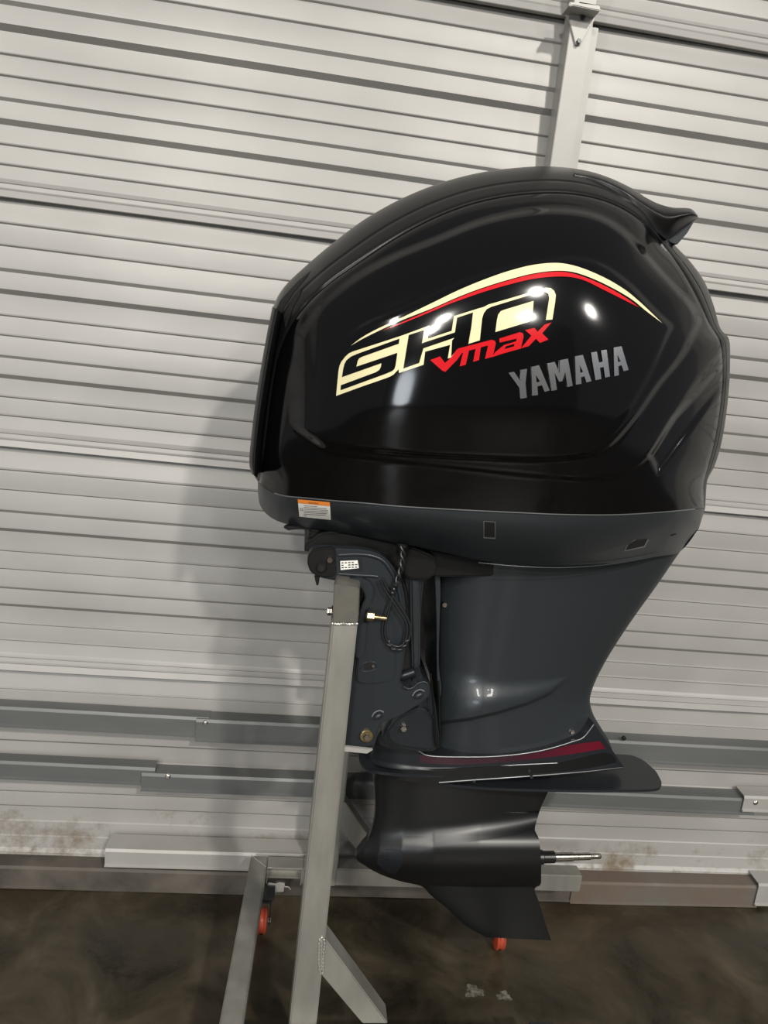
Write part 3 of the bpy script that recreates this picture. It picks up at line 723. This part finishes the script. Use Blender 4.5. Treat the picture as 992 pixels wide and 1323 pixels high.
# ---- leg (exhaust housing)
LLc = cat([(566, 700), (565, 760), (565, 830), (566, 900), (562, 940), (556, 975)], 240)
LRc = cat([(886, 702), (872, 722), (848, 757), (822, 793), (797, 830), (778, 862), (766, 888), (762, 905), (766, 922), (775, 938), (786, 956), (793, 976)], 240)
CRE = [(540, 940), (566, 935.5), (600, 933), (640, 925), (680, 911), (708, 895), (728, 876), (760, 840), (760, 760), (540, 760)]
def leg_w(S, X, Y):
    W = np.interp(Y, [700, 740, 780, 820, 860, 900, 940, 980], [.125, .116, .104, .094, .086, .080, .072, .066])
    pr = (1-(1-np.clip((S+.02)/.42, 0, 1))**2)**.5*(1-np.clip((S-.25)/.75, 0, 1)**2.0)**.75
    yu = np.interp(X, [566, 578, 632, 669, 729], [856, 861, 872, 875, 874])
    yl = np.interp(X, [555, 566, 608, 645, 681, 710, 729, 735], [934, 933.5, 928.7, 920, 909, 896, 879, 875])
    hh = np.maximum(yl-yu, .5)
    bul = .027*np.clip(hh/55, 0, 1)*sstep(0, .92, (Y-yu)/hh)*(1-sstep(-1.2, 2.0, Y-yl))
    return W*pr+bul
def leg_at(X, Y):
    X = np.asarray(X, float); Y = np.asarray(Y, float)
    l = np.interp(Y, LLc[:, 1], LLc[:, 0]); r = np.interp(Y, LRc[:, 1], LRc[:, 0])
    return leg_w(np.clip((X-l)/(r-l), 0, 1), X, Y)
leg = body('leg_housing', LLc, LRc, lambda S, T, X, Y: leg_w(S, X, Y), M['slate'], mo, ns=110, smooth=50, label='slate grey leg housing narrowing to the lower unit')
fl = prism('front_flange', cat([(562, 744), (567, 742), (569, 760), (568, 800), (567, 860), (570, 895), (567, 905), (565, 880), (564, 800)], 60).tolist(), DM-.088, DM+.088, M['slate'], mo, bevel=.001, label='thin metal flange down the front of the leg')
lcr = cat([(568, 935.5), (600, 933), (640, 925), (676, 912.5), (700, 900)], 40)
decal('ridge_highlight', [lcr.tolist()+(lcr+[0, 1.0])[::-1].tolist()], leg_at, .0016, M['silver'], leg) if False else None
for q, r_ in (((574, 781), .006), ((739, 945), .0055)):
    wv = float(leg_at(np.array([q[0]]), np.array([q[1]]))[0])
    bolt('screw', q, DM-wv-.001, r_, M['steel'], leg, h=.004)
pst = cat([(618, 727), (660, 731), (720, 733.5), (780, 730), (820, 724), (852, 717)], 60)
tube('pan_edge_line', atY(pst, DM-pan_at(pst[:, 0], pst[:, 1]-4)-.001), .0009, M['slate'], pan, n=6)

# ---- trim body, bands
TA = cat([(487, 952), (500, 960), (520, 966), (540, 970), (548, 974), (600, 977), (650, 975.5), (700, 968.5), (740, 957), (752, 952), (768, 936)], 140)
TB = cat([(476, 986), (500, 992), (530, 995), (560, 996), (600, 996), (650, 998), (700, 1000), (740, 998), (760, 996), (785, 993), (806, 991)], 140)
def trim_w(T, X): 
    return .074*(1-(1-np.clip((X-474)/70, 0, 1))**2)**.5*(1-np.clip((X-640)/172, 0, 1)**2)**.6
def trimf(S, T, X, Y): return trim_w(T, X)*(1+.0*S)+.004*sstep(.75, 1, S)*(trim_w(T, X) > .01)
trim = body('trim_collar', TA, TB, trimf, M['slate_dark'], mo, ns=26, smooth=40, label='dark collar between leg and ventilation plate')
tw = lambda X, Y: trim_w(0, np.asarray(X, float))
ba = cat([(542, 974.5), (552, 977), (600, 980), (650, 978), (700, 971.5), (740, 962), (775, 957.5)], 60)
bb = cat([(542, 985), (560, 987), (600, 988), (650, 985), (700, 979.5), (740, 974), (782, 967)], 60)
decal('colour_band', [ba.tolist()+bb[::-1].tolist()], tw, .0015, M['band'], trim, label='crimson band fading to dark purple toward the bow', step=8)
hl = cat([(530, 967), (542, 971), (550, 975.5), (600, 978), (650, 976.5), (700, 969.5), (740, 958), (753, 953), (767, 936)], 90)
tube('pinstripe', atY(hl, DM-tw(hl[:, 0], 0)-.0015), .0011, M['silver'], trim, n=6, label='thin silver pinstripe above the band')
cp = prism('collar_clamp', cat([(487, 951), (496, 941), (505, 950), (520, 958), (545, 963), (545, 968), (530, 970), (505, 968), (490, 962)], 50).tolist(), DM-.085, DM+.085, M['slate_dark'], mo, bevel=.002, label='curved clamp on the collar front')

# ---- gearcase: strut, torpedo and skeg as one casting
GL = cat([(481, 992), (483, 1020), (484, 1040), (482, 1060), (474, 1084), (459, 1106), (461, 1111), (472, 1119), (490, 1129), (515, 1138), (546, 1146), (556, 1156), (580, 1176), (603, 1197), (628, 1211)], 420)
GR = cat([(712, 992), (708, 1022), (700, 1040), (694, 1058), (691, 1073), (696, 1084), (698, 1100), (699, 1115), (699, 1130), (698, 1143), (691, 1148), (696, 1165), (703, 1188), (712, 1215)], 420)
def gear_w(X, Y):
    l = np.interp(Y, GL[:, 1], GL[:, 0]); 
    r = np.interp(Y, GR[:, 1], GR[:, 0])
    S = np.clip((X-l)/(r-l), 0, 1)
    af = (np.clip(S/.30, 0, 1)*(2-np.clip(S/.30, 0, 1)))**.5*(1-np.clip((S-.3)/.7, 0, 1)**2)**.8
    th = np.interp(Y, [990, 1040, 1080, 1140, 1160, 1216], [.040, .034, .030, .014, .010, .006])*af
    yc = 1108+0*X
    rr = np.interp(X, [458, 470, 490, 520, 560, 620, 697], [2, 12, 21, 30, 36, 38, 37.5])
    upq = Y < yc
    t2 = np.where(upq, np.clip(1-((Y-yc)/(rr*1.55))**2, 0, 1)**1.35, np.clip(1-((Y-yc)/rr)**2, 0, 1)**.62)*rr*.00168
    k = .030
    h = np.clip(.5+.5*(t2-th)/k, 0, 1)
    return np.where((t2 <= 0), th, t2*h+th*(1-h)+k*h*(1-h)*.9) * np.where(S <= 0, 0, 1)
gc = body('gearcase', GL, GR, lambda S, T, X, Y: gear_w(X, Y)*(S > 1e-4), M['gear'], mo, ns=130, smooth=75, srow=lambda s: s**1.25, label='black gearcase with pointed nose and skeg')
wi = decal('water_intake', [cat(ca(440, 850, 2.2545, [(105, 600), (112, 566), (135, 558), (165, 560), (180, 572), (178, 600), (158, 628), (125, 618)]), 50)[:-1].tolist()], gear_w, .0012, M['slate_dark'], gc, label='water intake screen on the nose')
for k in range(5):
    for j in range(2):
        x0 = 491.5+j*6.5; y0 = 1101.5+k*3.2+j*.8
        decal('intake_slot', [[(x0, y0), (x0+5, y0+.5), (x0+5, y0+1.8), (x0, y0+1.3)]], gear_w, .0018, M['dark'], wi)
# prop shaft
ca0 = atY([(694, 1107.5)], DM)[0]; ca1 = atY([(776, 1106)], DM)[0]; axs = ca1-ca0; Ls_ = np.linalg.norm(axs)
lathe('propeller_shaft', ca0, axs, [(0, .0125), (.04*1, .0125), (.042, .0105), (.085, .0100), (.086, .0085), (Ls_-.026, .0082), (Ls_-.024, .0066), (Ls_-.003, .0064), (Ls_, .0045)], M['steel'], mo, n=28, label='bare steel propeller shaft')
def oring(t): return ca0+axs/Ls_*t
sp = lathe('shaft_hub', oring(.0), axs, [(0, .016), (.012, .016), (.014, .0135), (.040, .0133)], M['gear'], mo, n=28)

# ---- horizontal plates (seen slightly from above, tilted with the motor)
zR = .620; zL = .594
def on_plate(P, drop=0.):
    out = []
    v = rays(P)
    xr_, xl_ = .88, .36
    k = (zR-zL)/(xr_-xl_); c0 = zL-k*xl_-drop            # z = k x + c0
    for q in v:
        t = (EYE-c0)/(k*q[0]-q[2]); out.append(EYEP+q*t)
    return np.array(out)
def plate(name, near, drop, thick, m_, label):
    P = on_plate(near, drop); P = P[P[:, 1] <= DM+.0005]
    F_ = P[::-1].copy(); F_[:, 1] = 2*DM-F_[:, 1]
    R = np.vstack([P, F_])
    keep = [R[0]]
    for p in R[1:]:
        if np.linalg.norm(p-keep[-1]) > .0015: keep.append(p)
    if np.linalg.norm(keep[0]-keep[-1]) < .0015: keep.pop()
    return prism_pts(name, keep, (0, 0, -thick), m_, mo, bevel=.0015, label=label)
near1 = cat([(564, 1004), (562, 1009), (575, 1012.5), (600, 1015.5), (640, 1018.5), (700, 1020.5), (760, 1021.3), (810, 1021), (842, 1020), (852, 1018), (855, 1012), (850, 1000), (846, 993)], 70)
plate('ventilation_plate', near1, 0, .006, M['slate_dark'], 'flat anti-ventilation plate flaring toward the stern')
near2 = cat([(464, 975), (464, 981), (468, 988), (480, 995), (500, 998.5), (540, 1001), (573, 1001), (620, 998), (660, 994.5), (700, 992), (724, 990.5)], 80)
zsave = (zR, zL)
p2 = atY([(464, 975)], DM)[0]; kx = (zR-zL)/(.88-.36); zL = p2[2]-kx*(p2[0]-.36); zR = zL+kx*.52
P2d = on_plate(near2)
plate('splash_plate', near2, 0, .007, M['slate_dark'], 'thin upper splash plate with rounded front lobe')
zR, zL = zsave
# body between the two plates
body('plate_root', cat([(480, 990), (560, 994), (650, 990), (720, 986), (790, 975), (800, 992)], 80), cat([(482, 1004), (560, 1012), (650, 1006), (720, 1002), (780, 996), (806, 992.5)], 80),
     lambda S, T, X, Y: .077*(1-(1-np.clip((X-478)/90, 0, 1))**2)**.5*(1-np.clip((X-640)/172, 0, 1)**2)**.6+.001, M['gear'], mo, ns=12, label='dark casting between the plates')
for x_, y_ in ((612, 1008), (683, 995), (686, 1003)):
    bolt('plate_bolt', (x_, y_), DM-.075, .0042, M['caster'], mo, h=.004)
hl2 = cat([(567, 1011), (600, 1008.5), (640, 1005.8), (680, 1003), (720, 1000), (760, 996.5), (803, 991.5)], 60)
hp = atY(hl2, DM-.079*(1-np.clip((hl2[:, 0]-640)/172, 0, 1)**2)**.6)
tube('edge_line', hp, .0011, M['silver'], mo, n=6, label='pale edge where plate meets casting')  # pale silver line along the plate junction
hl3 = cat([(531, 993.6), (560, 994.2), (600, 993), (660, 988.7), (720, 985.8)], 50)
tube('edge_line', atY(hl3, DM-.075), .0009, M['silver'], mo, n=6, label='pale edge of the upper plate')
h4 = cat([(660, 977.5), (720, 967.6), (755, 956), (760, 948)], 8)

# ---- clamp bracket and swivel bracket
BK = [(397, 728), (398, 718), (402, 711), (410, 708), (434, 709), (470, 711), (488, 716), (501, 725), (512, 740), (520, 760), (524, 790), (524, 830), (520, 865), (517, 883), (520, 888), (526, 890), (533, 888), (540, 882), (546, 880), (552, 882), (555, 891), (554, 901), (548, 906), (516, 926), (494, 935), (489, 945), (486, 957), (480, 964), (443, 964), (446, 940), (450, 900), (456, 850), (461, 800), (470, 775), (470, 765), (463, 757), (452, 753), (436, 751), (412, 746), (401, 739)]
BY = 1.278
M['bracket'] = mat('bracket_paint', (.023, .028, .033), .36, .25, bump=.06, bscale=300)
cb = prism('clamp_bracket', cat(BK+[BK[0]], 150)[:-1].tolist(), BY, BY+.026, M['bracket'], mo, bevel=.0035, seg=3, label='near slate grey clamp bracket hooked over the stand')
P = prism('clamp_bracket', cat(BK+[BK[0]], 150)[:-1].tolist(), BY, BY+.026, M['bracket'], mo, bevel=.0035, seg=3, label='far clamp bracket')
P.location.y += 2*(DM-BY)-.026
def rib(pts, r, Y=BY, name='rib', m_='bracket', n=40, par=cb, lab=None):
    c_ = cat(pts, n); return tube(name, atY(c_, Y), r, M[m_], par, n=8, label=lab)
rib([(437, 717), (460, 716), (480, 718), (494, 724), (504, 736), (512, 752), (518, 776)], .0038)
rib([(437, 741), (460, 743), (480, 744), (488, 745)], .0034)
hk = prism('hook_pad', cat([(436, 750), (452, 748), (468, 748), (478, 753), (483, 766), (479, 780), (474, 790), (474, 812), (468, 850), (460, 850), (462, 800), (468, 782), (472, 772), (468, 762), (460, 756), (444, 754), (436, 750)], 90)[:-1].tolist(), BY-.014, BY+.002, M['bracket'], cb, bevel=.003, seg=3)
# front knob end, dirty
prism('bracket_end', cat([(397, 728), (398, 719), (403, 712), (412, 709), (432, 709), (434, 725), (433, 744), (414, 745), (402, 739), (397, 728)], 60)[:-1].tolist(), BY-.006, BY+.004, M['rubber'], cb, bevel=.0025, label='grimy dark end of the clamp arm')
prism('drain_spur', [(406, 744), (413, 746), (411.5, 756), (409, 757), (407, 750)], BY-.002, BY+.004, M['rubber'], cb, bevel=.0008)
c0_ = atY([(415, 733)], BY-.006)[0]
th = lathe('tilt_tube_end', c0_, (0, -1, 0), [(-.004, .0095), (.003, .0095), (.004, .0085)], M['rubber'], cb, n=28)
lathe('bore', c0_+[0, -.0045, 0], (0, -1, 0), [(-.001, .0058), (.0002, .0058)], M['dark'], th, n=24)
bolt('bolt', (426, 723), BY-.007, .0062, M['steel'], cb, h=.006)
# upper bracket mass behind the arm
prism('steering_mount', cat([(392, 708), (396, 700), (404, 696), (412, 690), (440, 687), (480, 694), (515, 702), (545, 712), (562, 722), (560, 745), (530, 748), (515, 735), (495, 718), (470, 712), (434, 710), (408, 709), (396, 716), (392, 708)], 90)[:-1].tolist(), DM-.13, DM+.13, M['rubber'], mo, bevel=.004, label='black steering mount above the clamp arm')
# data plate
dp = prism('data_plate', [(438, 722), (467, 721.5), (468, 738), (438, 739)], BY-.002, BY+.001, M['slate_dark'], cb, bevel=.0006)
lb = prism('data_label', [(439.5, 725), (462, 724), (463.5, 734), (440, 736.5)], BY-.0032, BY-.001, M['white'], dp, bevel=0, label='small white data label')
for k in range(3):
    for j in range(5):
        if (k, j) in ((0, 4), (1, 1)): continue
        x0 = 441+j*4.4; y0 = 726.6+k*3.1-j*.2
        prism('print_mark', [(x0, y0), (x0+random.uniform(2, 3.6), y0-.1), (x0+3.2, y0+1.3), (x0, y0+1.4)], BY-.0036, BY-.003, M['ink'], lb, bevel=0)
# raised pocket panel and step
prism('pocket_panel', cat([(470, 800), (505, 798), (510, 830), (510, 872), (505, 880), (462, 882), (460, 872), (465, 830), (470, 800)], 60)[:-1].tolist(), BY-.006, BY+.001, M['bracket'], cb, bevel=.003)
sl = cat([(465, 864), (468, 858), (478, 855), (486, 857), (486, 863), (478, 867), (468, 867), (465, 864)], 40)[:-1]
s1 = tube('slot_rim', atY(sl, BY-.006), .0011, M['bracket'], cb, n=8, closed=True)
prism('adjust_slot', [(471, 858), (480, 855.5), (485, 857), (485, 862), (479, 865), (471, 865)], BY-.0075, BY-.005, M['dark'], cb, bevel=0)
bolt('slot_bolt', (482, 860), BY-.0076, .0035, M['steel'], cb, h=.003)
for q in ((541, 898), (488.5, 925)):
    c_ = atY([(q[0]-3.5, q[1]+2), (q[0]+3.5, q[1]-2)], BY-.004)
    tube('oblong_stud', np.array([c_[0], c_[0]*.7+c_[1]*.3, c_[0]*.3+c_[1]*.7, c_[1]]), [.0052, .0062, .0062, .0052], M['bracket'], cb, n=14, label='blue-grey oblong stud')
    tube('stud_rim', atY(cat([(q[0]-8, q[1]+1), (q[0]-5, q[1]-4), (q[0]+2, q[1]-7), (q[0]+7, q[1]-5)], 14), BY-.001), .0014, M['silver'], cb, n=6)
bolt('lower_bolt', (473.5, 951), BY-.003, .0066, M['steel'], cb, washer=.0125, h=.007, label='large lower bolt with brassy washer')
rib([(521, 887), (527, 890), (534, 888), (540, 883), (547, 881), (552, 883)], .0022, BY-.001, 'edge_rib', 'bracket')
# brass through-stud from beam
sA = tp((474, 796), 1.262); sB = tp((499, 799), 1.262)
ax_ = sB-sA
b_ = lathe('clamp_nut', sA-ax_*.02, ax_, [(0, .0085), (.0130, .0085), (.0142, .007)], M['brass'], st, sides=6, label='brass nut on the through bolt')
lathe('threaded_rod', sA, ax_, [(0, .0045), (np.linalg.norm(ax_), .0045)], M['brass'], b_, n=14)
lathe('washer', sA-ax_*.10, ax_, [(0, .0125), (.003, .0125)], M['rubber'], b_)
# swivel column
prism('swivel_bracket', cat([(508, 720), (545, 726), (548, 745), (545, 780), (543, 830), (544, 870), (556, 885), (562, 905), (566, 940), (567, 968), (540, 972), (510, 966), (494, 955), (500, 935), (528, 915), (530, 880), (528, 830), (527, 780), (518, 745), (508, 720)], 110)[:-1].tolist(), DM-.105, DM+.105, M['slate_dark'], mo, bevel=.005, seg=3, label='dark swivel bracket between clamp and leg')
prism('swivel_column', [(530, 745), (541, 748), (543, 800), (543, 862), (533, 866), (531, 800)], DM-.116, DM-.100, M['slate'], mo, bevel=.004, seg=3)
prism('mount_bolt_boss', cat([(500, 945), (512, 930), (530, 920), (545, 915), (560, 930), (566, 950), (566, 966), (530, 966), (505, 958), (500, 945)], 50)[:-1].tolist(), DM-.118, DM-.06, M['slate_dark'], mo, bevel=.004, seg=3, label='lower mount housing')
bolt('mount_bolt', (521, 939), DM-.119, .0068, M['steel'], mo, h=.010)
tube('hose', atY(cat([(556, 870), (558, 890), (560, 910), (561, 935), (562, 955), (564, 966), (568, 963), (568, 940), (567, 900), (566, 880)], 50), DM-.125), .0022, M['rubber'], mo, label='thin black hose in front of the leg')
# trim ram rod
tube('trim_ram', atY([(500, 880), (535, 868)], DM-.12), .010, M['slate_dark'], mo)

# ---- cable loop hanging from the pan
cg = lathe('cable_gland', atY([(520, 701)], DM-.155)[0], (0, 0, -1), [(0, .012), (.008, .012), (.009, .009), (.016, .0085), (.017, .0105), (.022, .010)], M['rubber'], mo, n=20, label='rubber cable gland')
def strand(pts, r, Y, ph=0, tw=0, n=90):
    c_ = cat(pts, n); P = atY(c_, Y)
    if tw:
        a = np.linspace(0, tw*2*math.pi, n)+ph
        P[:, 0] += .0030*np.cos(a); P[:, 1] += .0030*np.sin(a)
    return P
CYL = DM-.182
cab = tube('wiring_cable', strand([(520, 706), (520, 722), (517, 738), (511, 755), (507, 768)], .002, CYL, 0, 3), .0026, M['cable'], mo, n=8, label='twisted black cable looped in front of the clamp bracket')
tube('strand', strand([(520, 706), (520, 722), (517, 738), (511, 755), (507, 768)], .002, CYL, 3.14, 3), .0026, M['cable'], cab, n=8)
tube('strand', strand([(507, 768), (503, 780), (497, 797), (494, 815), (497, 828), (506, 836), (517, 838), (527, 828), (530, 814), (528, 803), (519, 787), (509, 772), (500, 760), (494, 748)], 0, CYL), .0022, M['cable'], cab, n=8)
tube('strand', strand([(508, 768), (504, 783), (500, 798), (497, 815), (500, 828), (508, 834), (517, 835), (524, 826), (526, 812), (524, 803), (514, 787), (504, 772), (497, 762), (491, 748)], 0, CYL-.003), .0020, M['cable'], cab, n=8)
tube('cable_tie', strand([(500, 829), (508, 838), (518, 838), (526, 826)], 0, CYL-.001, 0, 5, 40), .0028, M['cable'], cab, n=8)
tube('cable_tie', strand([(512, 752), (509, 760), (507, 767)], 0, CYL-.004, 0, 3, 24), .0022, M['cable'], cab, n=6)

# ---- wet spots on the floor, lamp glints painted in as pale colour
def splash(px, r, label):
    c = atZ([px], 0)[0]; bm = bmesh.new(); bmesh.ops.create_circle(bm, cap_ends=True, radius=r, segments=40)
    for v in bm.verts:
        a = math.atan2(v.co.y, v.co.x); s = 1+.22*math.sin(3*a+px[0])+.15*math.sin(7*a)
        v.co.x *= s; v.co.y *= s*.8
    g = bmesh.ops.inset_region(bm, faces=bm.faces, thickness=r*.25)
    for f in bm.faces:
        pass
    bmesh.ops.translate(bm, verts=[v for v in bm.verts if all(not e.is_boundary for e in v.link_edges)], vec=(0, 0, .0025))
    bmesh.ops.translate(bm, verts=bm.verts, vec=(c[0], c[1], .0004))
    me = bpy.data.meshes.new('wet_glint'); bm.to_mesh(me); bm.free()
    o = link('wet_glint', me, M['water'], None, None, 60, origin=(c[0], c[1], 0)); tag(o, label, 'puddle')
splash((612, 1281), .022, 'larger of two small wet spots with painted glints on the floor under the motor, left one')
splash((651, 1287), .017, 'smaller of two small wet spots with painted glints on the floor under the motor, right one')
